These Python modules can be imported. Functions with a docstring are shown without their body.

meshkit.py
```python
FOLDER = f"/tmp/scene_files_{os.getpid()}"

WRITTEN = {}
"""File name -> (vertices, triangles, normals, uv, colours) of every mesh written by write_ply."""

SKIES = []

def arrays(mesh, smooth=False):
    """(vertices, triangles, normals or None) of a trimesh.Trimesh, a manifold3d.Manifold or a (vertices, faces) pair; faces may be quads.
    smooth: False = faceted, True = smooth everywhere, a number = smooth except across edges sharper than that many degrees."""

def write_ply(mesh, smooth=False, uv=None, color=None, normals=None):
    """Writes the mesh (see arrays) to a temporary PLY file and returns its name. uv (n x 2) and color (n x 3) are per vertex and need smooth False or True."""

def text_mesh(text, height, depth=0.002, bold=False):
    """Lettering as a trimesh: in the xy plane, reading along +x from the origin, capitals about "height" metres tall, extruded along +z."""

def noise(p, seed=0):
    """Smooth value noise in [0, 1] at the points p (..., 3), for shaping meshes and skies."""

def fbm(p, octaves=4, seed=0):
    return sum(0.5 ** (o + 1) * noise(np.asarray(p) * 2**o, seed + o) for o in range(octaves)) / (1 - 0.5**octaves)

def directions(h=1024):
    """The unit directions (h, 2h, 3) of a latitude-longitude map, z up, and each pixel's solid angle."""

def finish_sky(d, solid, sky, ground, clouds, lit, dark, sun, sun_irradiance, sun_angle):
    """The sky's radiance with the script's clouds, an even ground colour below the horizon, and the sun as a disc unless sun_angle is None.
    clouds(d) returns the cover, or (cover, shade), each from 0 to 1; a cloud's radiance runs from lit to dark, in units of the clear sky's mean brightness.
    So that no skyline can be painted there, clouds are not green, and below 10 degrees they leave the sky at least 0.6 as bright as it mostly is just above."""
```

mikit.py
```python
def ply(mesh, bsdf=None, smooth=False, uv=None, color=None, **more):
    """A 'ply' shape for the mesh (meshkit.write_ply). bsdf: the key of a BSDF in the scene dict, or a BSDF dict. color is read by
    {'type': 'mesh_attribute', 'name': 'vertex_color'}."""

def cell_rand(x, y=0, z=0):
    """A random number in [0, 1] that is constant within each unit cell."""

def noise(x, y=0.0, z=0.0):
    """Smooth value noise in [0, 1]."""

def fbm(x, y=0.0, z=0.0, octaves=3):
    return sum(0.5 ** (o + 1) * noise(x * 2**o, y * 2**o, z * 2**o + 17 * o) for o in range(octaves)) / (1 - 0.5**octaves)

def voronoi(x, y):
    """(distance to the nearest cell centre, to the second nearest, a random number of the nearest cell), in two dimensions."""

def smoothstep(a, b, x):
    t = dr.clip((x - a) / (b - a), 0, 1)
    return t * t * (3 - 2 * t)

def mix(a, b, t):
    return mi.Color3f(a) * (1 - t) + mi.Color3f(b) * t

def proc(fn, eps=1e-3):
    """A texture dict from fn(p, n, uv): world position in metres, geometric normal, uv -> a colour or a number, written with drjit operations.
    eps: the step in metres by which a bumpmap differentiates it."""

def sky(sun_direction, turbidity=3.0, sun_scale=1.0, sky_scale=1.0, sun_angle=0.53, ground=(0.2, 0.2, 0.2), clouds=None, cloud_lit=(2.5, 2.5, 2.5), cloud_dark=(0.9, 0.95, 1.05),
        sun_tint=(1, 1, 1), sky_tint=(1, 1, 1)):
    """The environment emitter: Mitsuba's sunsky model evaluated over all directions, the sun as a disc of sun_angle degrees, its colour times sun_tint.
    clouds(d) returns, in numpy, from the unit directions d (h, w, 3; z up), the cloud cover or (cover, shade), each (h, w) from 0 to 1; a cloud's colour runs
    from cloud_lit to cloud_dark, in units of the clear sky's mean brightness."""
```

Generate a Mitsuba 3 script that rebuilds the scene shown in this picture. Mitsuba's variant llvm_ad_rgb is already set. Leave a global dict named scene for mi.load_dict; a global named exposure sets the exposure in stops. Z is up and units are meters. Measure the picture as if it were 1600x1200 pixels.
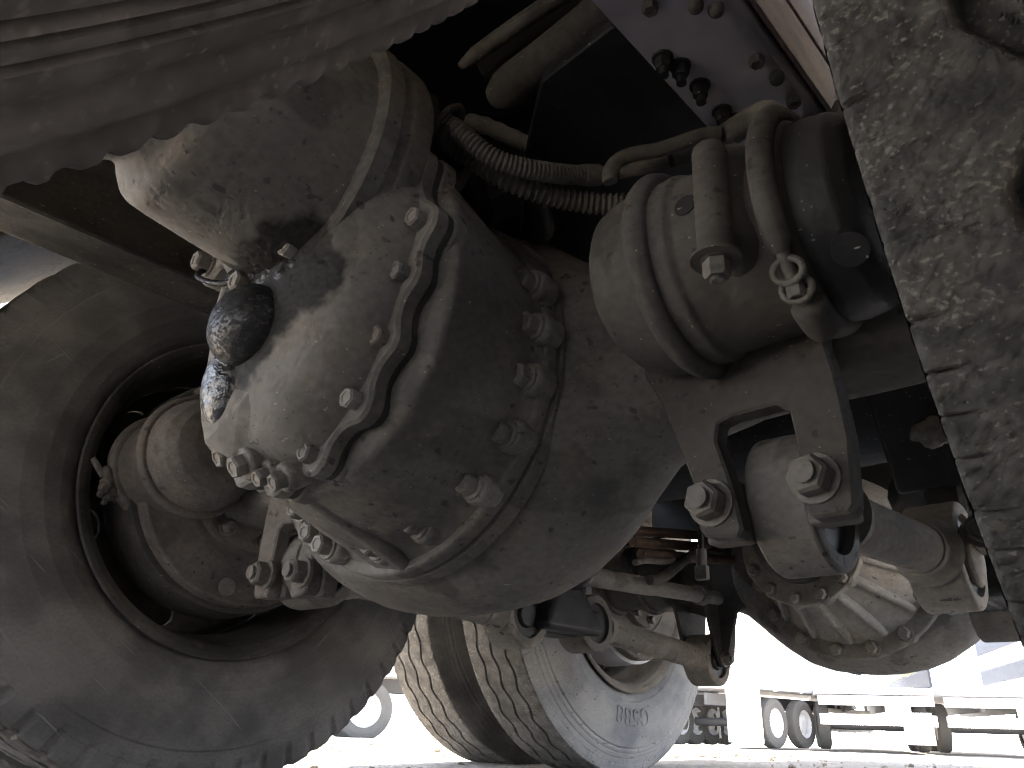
import math, random
import numpy as np, trimesh, manifold3d as m3
import drjit as dr
import mitsuba as mi
import mikit, meshkit
from mikit import proc, noise, fbm, smoothstep, mix, cell_rand
from shapely.geometry import Polygon, Point, MultiPoint
from shapely.ops import unary_union

# ------------------------------------------------------------------ camera, sky, exposure
# world: x runs rearwards along the truck, y across it to the far side, z up; metres
AZ, PITCH, ROLL, FPX, CAMH = np.radians(42.3957), np.radians(23.6161), np.radians(-1.6679), 1208.796, .1181
_f0 = np.array([np.cos(AZ), np.sin(AZ), 0]); _r0 = np.array([np.sin(AZ), -np.cos(AZ), 0]); _z = np.array([0, 0, 1.])
_fw = _f0*np.cos(PITCH)+_z*np.sin(PITCH); _up = -_f0*np.sin(PITCH)+_z*np.cos(PITCH)
_upr = _up*np.cos(ROLL)+_r0*np.sin(ROLL)
CAM = np.array([0, 0, CAMH])
T = mi.ScalarTransform4f
scene, labels = {"type": "scene"}, {}
scene["camera"] = {"type": "perspective", "fov": float(np.degrees(2*np.arctan(800/FPX))), "fov_axis": "x", "near_clip": .01, "far_clip": 400.0,
                   "to_world": T().look_at(origin=CAM.tolist(), target=(CAM+_fw).tolist(), up=_upr.tolist())}
exposure = 4.5
scene["sky"] = mikit.sky([.60, .16, 1.25], turbidity=4, ground=(.3, .29, .27), sky_tint=(1.02, .99, 1.0), clouds=lambda d: .55, cloud_lit=(1.75, 1.74, 1.74), sun_tint=(1.0, 1, .97))

# ------------------------------------------------------------------ materials
def tex(fn, eps=1e-3): return proc(fn, eps)
def bump(inner, fn, scale, eps=8e-4):
    return {"type": "bumpmap", "arbitrary": tex(fn, eps), "scale": scale, "bsdf": inner}
def pb(col, rough=.8, spec=.3, **k):
    c = tex(col) if callable(col) else {"type": "rgb", "value": list(col)}
    r = tex(rough) if callable(rough) else rough
    return {"type": "principled", "base_color": c, "roughness": r, "specular": spec, **k}
def mat(name, b): scene[name] = {"type": "twosided", "bsdf": b} if b["type"] != "twosided" else b; return name

def dirty(dark, light, oil=(.02, .019, .018), oil_at=.77, f=1.0, speck=.9):
    """dry dust over metal: broad drifts, fine grain, dark oil spots and pale grit"""
    dark, light = [x*.72 for x in dark], [x*.72 for x in light]
    def fn(p, n, uv):
        a = fbm(p.x*7*f, p.y*7*f, p.z*7*f, 4)
        c = mix(dark, light, smoothstep(.28, .72, a))
        mud = smoothstep(.54, .62, fbm(p.x*19*f+31, p.y*19*f, p.z*19*f, 4)); c = mix(c, (light[0]*.92, light[1]*.84, light[2]*.76), .45*mud)
        wipe = smoothstep(.60, .70, fbm(p.x*11*f, p.y*26*f+8, p.z*11*f, 3)); c = c*(1-.28*wipe)
        g = fbm(p.x*160*f+3, p.y*160*f, p.z*160*f, 2)
        c = c*(.78+.44*g)
        s = fbm(p.x*88*f+9, p.y*88*f+4, p.z*88*f, 3)
        patch = smoothstep(.35, .65, noise(p.x*9+5, p.y*9, p.z*9))
        c = mix(c, oil, .62*smoothstep(oil_at-.10*patch, oil_at+.09-.10*patch, s))
        s2 = noise(p.x*240*f+2, p.y*240*f, p.z*240*f); c = mix(c, oil, .45*smoothstep(.84, .92, s2)*patch)
        w = noise(p.x*330*f, p.y*330*f, p.z*330*f)
        return mix(c, (.36, .34, .31), .55*smoothstep(speck, speck+.05, w)*smoothstep(.45, .6, noise(p.x*60, p.y*60, p.z*60)))
    return fn
def rough_bump(f=1.0, amp=1.0):
    def fn(p, n, uv):
        return amp*(fbm(p.x*150*f, p.y*150*f, p.z*150*f, 3)*.6+fbm(p.x*30*f, p.y*30*f, p.z*30*f, 2)*.9)
    return fn
CAST_BUMP, FINE_BUMP = rough_bump(), rough_bump(2.2)
def PIT_BUMP(p, n, uv):
    """sand cast skin: grain, shallow waves and small pits"""
    pit = smoothstep(.70, .86, noise(p.x*170+4, p.y*170, p.z*170))
    return fbm(p.x*170, p.y*170, p.z*170, 3)*.7+fbm(p.x*34, p.y*34, p.z*34, 2)*.8-.55*pit
mat("dusty_cast", bump(pb(dirty((.105, .097, .086), (.205, .19, .169), oil_at=.775), .72, .35), PIT_BUMP, .0014))
mat("dusty_pale", bump(pb(dirty((.19, .175, .155), (.33, .305, .27), oil_at=.80), .9, .12), CAST_BUMP, .0018))
def stained(base, pts, rad):
    """base colour with an old oil leak spread round the given points"""
    def fn(p, n, uv):
        d = mi.Float(9)
        for q, r in zip(pts, rad): d = dr.minimum(d, dr.norm(p-mi.Point3f(*q))/r)
        d = d+.55*(fbm(p.x*75, p.y*75, p.z*75, 4)-.5)
        k = smoothstep(1.20, .84, d)
        return mix(base(p, n, uv), mix((.006, .006, .006), (.022, .020, .017), noise(p.x*260, p.y*260, p.z*260)), k)
    return fn
LEAK = [(.337, .672, .478), (.342, .60, .53), (.345, .575, .505), (.338, .64, .515), (.35, .71, .53), (.338, .625, .49)]
LEAK_R = [.062, .050, .036, .048, .05, .042]
mat("stained_cover", bump(pb(stained(dirty((.125, .116, .103), (.215, .199, .176), oil_at=.79), LEAK, LEAK_R), .75, .3), PIT_BUMP, .0014))
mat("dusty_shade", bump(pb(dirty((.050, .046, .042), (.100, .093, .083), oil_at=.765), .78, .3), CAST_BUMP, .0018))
mat("dusty_brown", bump(pb(dirty((.098, .087, .078), (.178, .160, .143), oil_at=.79), .78, .3), CAST_BUMP, .0018))
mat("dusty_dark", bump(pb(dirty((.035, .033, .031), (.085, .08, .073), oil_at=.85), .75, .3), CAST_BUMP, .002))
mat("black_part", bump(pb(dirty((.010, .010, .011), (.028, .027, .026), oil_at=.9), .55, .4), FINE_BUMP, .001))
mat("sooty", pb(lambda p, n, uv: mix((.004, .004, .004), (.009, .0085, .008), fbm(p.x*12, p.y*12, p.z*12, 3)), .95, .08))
mat("hose_rubber", pb(dirty((.10, .092, .08), (.21, .19, .16), oil_at=.82), .8, .25))
def oil_col(p, n, uv):
    a = fbm(p.x*260, p.y*260, p.z*260, 3)
    return mix((.006, .006, .006), (.022, .020, .018), smoothstep(.5, .75, a))
mat("oily_black", bump(pb(oil_col, lambda p, n, uv: .38+.35*smoothstep(.4, .6, fbm(p.x*300, p.y*300, p.z*300, 2)), .35), rough_bump(5.0), .0007))
mat("wet_oil", bump(pb(lambda p, n, uv: mix((.015, .015, .015), (.11, .11, .105), smoothstep(.45, .66, fbm(p.x*130, p.y*130, p.z*130, 3))), .2, .8), rough_bump(4.0), .0022))
mat("bolt_metal", bump(pb(dirty((.125, .114, .10), (.25, .23, .20), oil_at=.83, f=1.5), .6, .4), FINE_BUMP, .0012))
mat("rust_bolt", bump(pb(dirty((.11, .088, .074), (.20, .168, .142), oil_at=.78, f=1.5), .8, .2), FINE_BUMP, .0015))
mat("rust_metal", bump(pb(dirty((.12, .075, .055), (.22, .15, .115), oil_at=.85), .8, .25), FINE_BUMP, .0012))
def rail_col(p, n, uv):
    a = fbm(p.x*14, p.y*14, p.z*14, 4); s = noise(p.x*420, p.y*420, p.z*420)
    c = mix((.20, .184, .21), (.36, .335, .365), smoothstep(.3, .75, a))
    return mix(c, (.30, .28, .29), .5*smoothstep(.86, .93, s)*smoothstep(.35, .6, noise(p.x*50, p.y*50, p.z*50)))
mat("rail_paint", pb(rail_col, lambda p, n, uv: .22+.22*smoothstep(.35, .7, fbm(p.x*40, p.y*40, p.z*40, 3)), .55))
mat("rail_web_paint", pb(lambda p, n, uv: mix((.15, .112, .115), (.23, .17, .165), smoothstep(.3, .7, fbm(p.x*16, p.y*5, p.z*30, 4)))*(.85+.3*noise(p.x*300, p.y*300, p.z*300)), .5, .45))
mat("cream_paint", pb(lambda p, n, uv: mix((.42, .38, .30), (.55, .50, .40), fbm(p.x*12, p.y*12, p.z*12, 3)), .6, .3))
mat("silver_paint", pb(lambda p, n, uv: mix((.36, .36, .37), (.50, .50, .51), fbm(p.x*18, p.y*18, p.z*18, 3)), .5, .45))
# rubber
def sidewall_col(p, n, uv):
    a = fbm(p.x*10, p.y*10, p.z*10, 4)
    c = mix((.072, .068, .066), (.135, .127, .119), smoothstep(.3, .7, a))*(.88+.24*noise(p.x*260, p.y*260, p.z*260))
    # long thin scuffs in two directions
    s1 = noise((p.x+p.z*1.3)*180, p.x*5-p.z*4, 3.1); s2 = noise((p.x-p.z*.9)*170, p.x*5+p.z*5, 7.7)
    sc = dr.maximum(smoothstep(.88, .95, s1), smoothstep(.89, .95, s2))*smoothstep(.5, .7, noise(p.x*8+2, p.z*8, 1.0))
    return mix(c, (.21, .20, .185), .7*sc)
mat("sidewall_rubber", bump(pb(sidewall_col, .72, .3), FINE_BUMP, .0008))
def pale_sidewall_col(p, n, uv):
    a = fbm(p.x*8, p.y*8, p.z*8, 4)
    c = mix((.19, .195, .205), (.33, .325, .31), smoothstep(.3, .7, a))*(.9+.2*noise(p.x*240, p.y*240, p.z*240))
    return mix(c, (.05, .05, .05), .5*smoothstep(.84, .9, noise(p.x*110, p.y*110, p.z*110)))
mat("pale_sidewall_rubber", bump(pb(pale_sidewall_col, .75, .3), FINE_BUMP, .0006))
def tread_fn(dark, mid, light, f):
    def fn(p, n, uv):
        a = fbm(p.x*55*f, p.y*55*f, p.z*55*f, 4); b = fbm(p.x*14*f+7, p.y*14*f, p.z*14*f, 3)
        c = mix(dark, mid, smoothstep(.32, .66, .6*a+.4*b))
        g = fbm(p.x*210*f+1, p.y*210*f, p.z*210*f, 3)
        return mix(c, light, .8*smoothstep(.56, .74, g*.7+.3*b))
    return fn
mat("tread_mud", bump(pb(tread_fn((.040, .038, .034), (.083, .077, .067), (.175, .158, .130), 2.7), .85, .2), lambda p, n, uv: fbm(p.x*330, p.y*330, p.z*330, 3), .0030, 4e-4))
mat("tread_brown", bump(pb(tread_fn((.054, .047, .042), (.094, .082, .073), (.135, .118, .102), 3.6), .85, .2), lambda p, n, uv: fbm(p.x*620, p.y*620, p.z*620, 3), .0007, 2e-4))
mat("tread_pale", bump(pb(tread_fn((.095, .092, .086), (.165, .159, .149), (.28, .27, .25), .9), .88, .2), lambda p, n, uv: fbm(p.x*110, p.y*110, p.z*110, 3), .006, 1e-3))
# ground and far things
def ground_col(p, n, uv):
    a = fbm(p.x*.9, p.y*.9, 0.0, 5); g = fbm(p.x*26, p.y*26, 0.0, 4); s = noise(p.x*120, p.y*120, 0.0)
    c = mix((.32, .30, .275), (.47, .45, .42), smoothstep(.3, .7, a))*(.72+.55*g)
    return mix(c, (.12, .105, .09), .5*smoothstep(.84, .92, s))
mat("ground_dirt", bump(pb(ground_col, .95, .1), lambda p, n, uv: fbm(p.x*40, p.y*40, 0.0, 4), .02, 4e-3))
mat("stone", pb(lambda p, n, uv: mix((.20, .17, .14), (.38, .34, .29), noise(p.x*30, p.y*30, p.z*30)), .9, .15))
def far_paint(name, c, r=.5):
    d = tuple(x*.8 for x in c)
    mat(name, pb(lambda p, n, uv: mix(d, c, fbm(p.x*1.5, p.y*1.5, p.z*4, 4)), r, .4))
far_paint("far_white", (.88, .88, .86)); far_paint("far_tan", (.16, .165, .115)); far_paint("far_grey_blue", (.055, .062, .085))
far_paint("far_rubber", (.13, .128, .122), .9); far_paint("far_steel", (.10, .104, .112)); far_paint("far_red", (.62, .38, .30)); far_paint("far_light_grey", (.68, .69, .71))

# ------------------------------------------------------------------ helpers
used = {}
def key_of(name):
    n = used.get(name, -1)+1; used[name] = n
    return name if n == 0 else f"{name}_{n:03d}"
def put(key, mesh, m, smooth=35, **kw):
    if isinstance(mesh, list): mesh = trimesh.util.concatenate([as_tri(x) for x in mesh])
    scene[key] = mikit.ply(as_tri(mesh), m, smooth=smooth, **kw)
    return key
def part(parent, name, mesh, m, smooth=35, label=None):
    k = key_of(parent+"__"+name); put(k, mesh, m, smooth)
    if label: labels[k] = {"label": label}
    return k
def thing(name, label, cat, group=None):
    k = key_of(name); labels[k] = {"label": label, "category": cat}
    if group: labels[k]["group"] = group
    return k
def struct(name, mesh, m, smooth=35):
    k = key_of(name); put(k, mesh, m, smooth); labels[k] = {"kind": "structure"}; return k
def as_tri(m):
    if isinstance(m, trimesh.Trimesh): return m
    v, f, _ = meshkit.arrays(m); return trimesh.Trimesh(v, f, process=False)
def basis(d):
    d = np.asarray(d, float); d = d/np.linalg.norm(d)
    a = np.cross(d, [0, 0, 1.] if abs(d[2]) < .9 else [1., 0, 0]); a /= np.linalg.norm(a)
    return d, a, np.cross(d, a)
def grid(P, closed=True, caps=True):
    """rows of points (n, m, 3) -> mesh; columns wrap when closed"""
    P = np.asarray(P, float); n, m = P.shape[:2]
    i, j = np.meshgrid(np.arange(n-1), np.arange(m if closed else m-1), indexing="ij")
    j2 = (j+1) % m
    q = np.stack([i*m+j, i*m+j2, (i+1)*m+j2, (i+1)*m+j], -1).reshape(-1, 4)
    V = P.reshape(-1, 3); F = [np.vstack([q[:, [0, 1, 2]], q[:, [0, 2, 3]]])]
    if caps:
        for r, flip in ((0, True), (n-1, False)):
            c = len(V); V = np.vstack([V, P[r].mean(0)[None]]); k = np.arange(m)
            f = np.stack([np.full(m, c), r*m+k, r*m+(k+1) % m], -1)
            F.append(f[:, ::-1] if flip else f)
    t = trimesh.Trimesh(V, np.vstack(F), process=False)
    if closed and caps and t.volume < 0: t.invert()
    return t
def rev(profile, origin, d, n=48, caps=True):
    """revolve (t, r) pairs about the axis through origin along d"""
    d, a, b = basis(d); th = np.linspace(0, 2*np.pi, n, endpoint=False)
    ring = np.cos(th)[:, None]*a+np.sin(th)[:, None]*b
    P = np.array([np.asarray(origin)+t*d+r*ring for t, r in profile])
    return grid(P, True, caps)
def soft(profile, r=.004, k=4):
    """rounds the corners of a (t, r) profile"""
    p = np.asarray(profile, float); out = [p[0]]
    for i in range(1, len(p)-1):
        a, b = p[i-1]-p[i], p[i+1]-p[i]; la, lb = np.linalg.norm(a), np.linalg.norm(b)
        e = min(r, la*.45, lb*.45); s, t = p[i]+a/la*e, p[i]+b/lb*e
        for u in np.linspace(0, 1, k+1): out.append((1-u)**2*s+2*u*(1-u)*p[i]+u*u*t)
    out.append(p[-1]); return np.array(out)
def spline(pts, n):
    from scipy.interpolate import CubicSpline
    p = np.asarray(pts, float); s = np.r_[0, np.cumsum(np.linalg.norm(np.diff(p, axis=0), axis=1))]
    return CubicSpline(s, p)(np.linspace(0, s[-1], n))
def tube(path, r, n=14, caps=True):
    p = np.asarray(path, float); r = np.broadcast_to(r, len(p)); t = np.gradient(p, axis=0); t /= np.linalg.norm(t, axis=1)[:, None]
    _, a, _ = basis(t[0]); rows = []; th = np.linspace(0, 2*np.pi, n, endpoint=False)
    for i in range(len(p)):
        a = a-t[i]*(a@t[i]); a /= np.linalg.norm(a); b = np.cross(t[i], a)
        rows.append(p[i]+r[i]*(np.cos(th)[:, None]*a+np.sin(th)[:, None]*b))
    return grid(rows, True, caps)
def cyl(p0, p1, r, n=24, bev=.0015):
    p0, p1 = np.asarray(p0, float), np.asarray(p1, float); L = np.linalg.norm(p1-p0)
    return rev([(0, 1e-4), (0, r-bev), (bev, r), (L-bev, r), (L, r-bev), (L, 1e-4)], p0, p1-p0, n)
def plate(poly, th, o, eu, ev, bev=.002):
    """a polygon (in the plane spanned by eu, ev at o) thickened along eu x ev, edges bevelled"""
    poly = Polygon(poly) if not isinstance(poly, Polygon) else poly
    if not poly.exterior.is_ccw: poly = Polygon(list(poly.exterior.coords)[::-1])
    P = np.array(poly.exterior.coords)[:-1]
    P = P[np.linalg.norm(P-np.roll(P, 1, 0), axis=1) > 1e-5]
    e1 = P-np.roll(P, 1, 0); e2 = np.roll(P, -1, 0)-P
    n1 = np.c_[-e1[:, 1], e1[:, 0]]/np.linalg.norm(e1, axis=1)[:, None]; n2 = np.c_[-e2[:, 1], e2[:, 0]]/np.linalg.norm(e2, axis=1)[:, None]
    nn = n1+n2; nn /= np.maximum(np.linalg.norm(nn, axis=1)[:, None], .3); I = P+nn*bev
    eu, ev = np.asarray(eu, float), np.asarray(ev, float); w = np.cross(eu, ev)
    def up(Q, z): return np.asarray(o)+Q[:, :1]*eu+Q[:, 1:]*ev+z*w
    rows = [up(I, 0), up(P, bev), up(P, th-bev), up(I, th)]
    body = grid(rows, True, False)
    v2, f2 = trimesh.creation.triangulate_polygon(Polygon(I).buffer(0) if not Polygon(I).is_valid else Polygon(I), engine="earcut")
    a = trimesh.Trimesh(up(v2, 0), f2[:, ::-1], process=False); b = trimesh.Trimesh(up(v2, th), f2, process=False)
    if a.face_normals[0]@w > 0: a.invert(); b.invert()
    m = trimesh.util.concatenate([body, a, b]); return m
def rounded(pts, r): 
    p = Polygon(pts); return p.buffer(-r).buffer(2*r, quad_segs=5).buffer(-r, quad_segs=5)
def hull(spheres, n=16):
    """hull of (x, y, z, r) balls"""
    return as_tri(m3.Manifold.batch_hull([m3.Manifold.sphere(r, n).translate([x, y, z]) for x, y, z, r in spheres]))
def box(c, s, rot=None, b=.004):
    s = np.asarray(s, float)/2-b
    B = m3.Manifold.batch_hull([m3.Manifold.sphere(b, 12).translate([i*s[0], j*s[1], k*s[2]]) for i in (-1, 1) for j in (-1, 1) for k in (-1, 1)])
    m = as_tri(B)
    if rot is not None: m.apply_transform(trimesh.transformations.euler_matrix(*np.radians(rot)))
    m.apply_translation(c); return m
def bolt(p, d, af=.019, h=.013, washer=True, stud=0.0, seed=0, boss=0):
    """hex head (af = across flats) standing on the point p, pointing along d, on a washer, with a stud end if any"""
    d, a, b = basis(d); R = af/math.sqrt(3); rs = np.random.RandomState(seed+int(1e4*abs(p[0]+2*p[1]+3*p[2]))); ph = rs.rand()*1.04
    th = ph+np.arange(6)*np.pi/3; ring = np.cos(th)[:, None]*a+np.sin(th)[:, None]*b
    z0 = .003 if washer else 0
    rows = [np.asarray(p)+z*d+r*ring for z, r in ((z0, R*.98), (z0+h*.82, R), (z0+h, R*.84), (z0+h*.985, R*.60), (z0+h*.9, R*.5) if not stud else (z0+h, R*.5))]
    ms = [grid(rows, True, True)]
    if washer: ms.append(rev(soft([(-.004, .001), (-.004, R*1.25), (z0, R*1.25), (z0, .001)], .001, 2), p, d, 20))
    if stud:
        t = np.arange(z0, z0+h+stud, .0011); rr = af*.30+.0007*np.where(np.arange(len(t)) % 2, 1, -1)
        ms.append(rev([(x, r) for x, r in zip(t, rr)], p, d, 14))
    if boss: ms.append(rev(soft([(-.03, R*1.5), (-boss, R*1.55), (0, R*1.3), (0, .001)], .003, 3), p, d, 20))
    return trimesh.util.concatenate(ms)
def lump(m, amp, f, seed=0):
    """dents and swells of a casting"""
    m = m.copy(); n = m.vertex_normals; v = m.vertices
    m.vertices = v+n*((meshkit.fbm(v*f+seed, 3, seed)-.5)*2*amp)[:, None]; return m
def ellip(c, rad, sub=4, rot=None):
    m = trimesh.creation.icosphere(sub); m.apply_scale(rad)
    if rot is not None: m.apply_transform(trimesh.transformations.euler_matrix(*np.radians(rot)))
    m.apply_translation(c); return m

# ------------------------------------------------------------------ the setting
UA, UB, U0, ZC, RT = .7295, 2.0319, -.3686, .505, .512
NEAR, FAR, DUAL = -.032, 1.4706, .325
def ground_mesh():
    rs = np.r_[0, np.geomspace(.05, 300, 90)]; th = np.linspace(0, 2*np.pi, 241)[:-1]
    R, TH = np.meshgrid(rs, th, indexing="ij"); X, Y = R*np.cos(TH)+.7, R*np.sin(TH)+.7
    Z = -.30*np.clip((R-3)/17, 0, 1)+(meshkit.fbm(np.stack([X*1.2, Y*1.2, X*0], -1), 4, 3)-.5)*np.clip(R/40, .012, .06)
    under = np.clip(1-R/3.2, 0, 1); Z = Z*(1-under)-.004
    return grid(np.stack([X, Y, Z], -1), True, False)
g = ground_mesh()
if g.face_normals[:, 2].mean() < 0: g.invert()
struct("ground", g, "ground_dirt", True)
rs = np.random.RandomState(5); stones = []
for i in range(1100):
    a = rs.uniform(0, 1); d = rs.uniform(1.9, 6.5); az = AZ+rs.uniform(-.7, .62)
    r = .004+.011*rs.rand()**3; m = trimesh.creation.icosphere(1); m.vertices *= (1+.35*rs.uniform(-1, 1, (len(m.vertices), 1)))*r*np.array([1, .8, .6])
    m.apply_translation([d*np.cos(az), d*np.sin(az), r*.2-.004-.30*max(0, (d-4)/17)]); stones.append(m)
put("pebbles", stones, "stone", False); labels["pebbles"] = {"label": "loose pebbles scattered over the sunlit dirt yard", "category": "pebbles", "kind": "stuff"}

# ------------------------------------------------------------------ tyres and wheels
def theta_grid(n, dense=None, step=.0016):
    if dense is None: return np.linspace(0, 2*np.pi, n, endpoint=False)
    a, b = np.radians(dense); k = int((b-a)*RT/step)
    return np.r_[np.linspace(a, b, k, endpoint=False), np.linspace(b, a+2*np.pi, n, endpoint=False)]
def tri_wave(x): return 4*np.abs(x-np.floor(x+.5))-1
def tyre(kind, n=480, dense=None, step=.0016, side=1):
    """tyre about the y axis; side = +1 puts the modelled inner side at +y. Returns (tread mesh, sidewall mesh)"""
    th = theta_grid(n, dense, step)
    dw = (.0006 if kind == 'fine_rib' else .0012) if dense else .0022
    tw = .0945
    w = np.arange(-tw, tw+1e-6, dw); W, TH = np.meshgrid(w, th)
    crown = RT+.003-.003*(W/tw)**2
    if kind == 'fine_rib': crown = RT+0*W
    depth = np.zeros_like(W); ns = meshkit.noise(np.stack([RT*np.cos(TH)*60, W*60, RT*np.sin(TH)*60], -1), 4)
    def groove(w0, width, dep, amp=0, per=36, ph=0, soft_=.0016):
        d = np.abs(W-w0-amp*np.clip(1.5*tri_wave(TH*per/(2*np.pi)+ph), -1, 1))
        return dep*np.clip((width/2+soft_-d)/soft_, 0, 1)
    if kind == "worn_zigzag":
        for k, w0 in enumerate((-.048, 0., .048)): depth = np.maximum(depth, groove(w0, .0030, .011, .0050, 34, .13*k))
        edge = np.clip((np.abs(W)-.082)/.012, 0, 1); sip = (np.mod(TH*150/(2*np.pi), 1) < .16)
        depth = np.maximum(depth, edge*sip*.003)
    if kind == "block_mud":
        depth = np.maximum(depth, groove(.036, .010, .011, .0085, 44, .33, .004)); depth = np.maximum(depth, groove(-.036, .010, .011, .0085, 44, .1, .004))
        edge = np.clip((np.abs(W)-.078)/.008, 0, 1); sip = np.abs(np.mod(TH*178/(2*np.pi)+.5*(meshkit.noise(np.stack([TH*40, W*0, W*0], -1), 2)-.5), 1)-.5) < .034
        depth = np.maximum(depth, edge*sip*.0024*(.4+1.2*meshkit.noise(np.stack([TH*25, W*0, W*0], -1), 12)))
        c = np.mod(TH*27/(2*np.pi)+(np.abs(W)-.06)*6, 1); depth = np.maximum(depth, .0016*np.clip(1-np.abs(c-.5)/.03, 0, 1)*np.clip((np.abs(W)-.045)/.02, 0, 1))
        depth += .0012*(ns-.5)+.0016*(meshkit.fbm(np.stack([RT*np.cos(TH)*130, W*130, RT*np.sin(TH)*130], -1), 3, 9)-.5)
    if kind == "fine_rib":
        for w0 in (.0669, .0692, .0719): depth = np.maximum(depth, groove(w0*side, .0005, .0028, .0, 1, 0, .0005))
        nt = meshkit.fbm(np.stack([RT*np.cos(TH)*45, W*9, RT*np.sin(TH)*45], -1), 2, 6)
        depth += .0007*np.sin(np.abs(W)*2*np.pi/.0085)*np.clip((np.abs(W)-.074)/.004, 0, 1)+.0004*(nt-.5)
        edge = np.clip((np.abs(W)-.0885)/.004, 0, 1); depth += edge*.0008*np.clip(np.sin(TH*640+4*meshkit.noise(np.stack([TH*14, W*0, W*0], -1), 3))*1.5+2.2*(meshkit.noise(np.stack([TH*90, W*0, W*0], -1), 8)-.5), -.2, 1)
    if kind == "lug_shoulder":
        for w0 in (-.04, .04): depth = np.maximum(depth, groove(w0, .009, .012, .006, 40))
        edge = np.clip((np.abs(W)-.066)/.006, 0, 1); lug = np.clip((np.abs(np.mod(TH*58/(2*np.pi)+.2*(ns-.5), 1)-.5)-.30)/.05, 0, 1)
        depth = np.maximum(depth, edge*lug*.0045)+.0025*(ns-.5)
    Rr = crown-depth-(.001 if kind == 'fine_rib' else .003)*np.clip((np.abs(W)-(tw-.004))/.004, 0, 1)**2
    P = np.stack([Rr*np.cos(TH), W, Rr*np.sin(TH)], -1)              # (n theta, n w)
    tread = grid(np.swapaxes(P, 0, 1), True, False)
    # both sidewalls: from the tread edge over shoulder steps and the bulge to the bead
    prof = soft([(.0945, .509), (.0985, .503), (.1035, .486), (.107, .474), (.1085, .4735), (.112, .462), (.1145, .450), (.1155, .4465), (.119, .4455), (.126, .418), (.1315, .385), (.131, .352), (.124, .325), (.117, .312), (.112, .304), (.106, .296), (.095, .2895)], .0016, 2)
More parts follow.
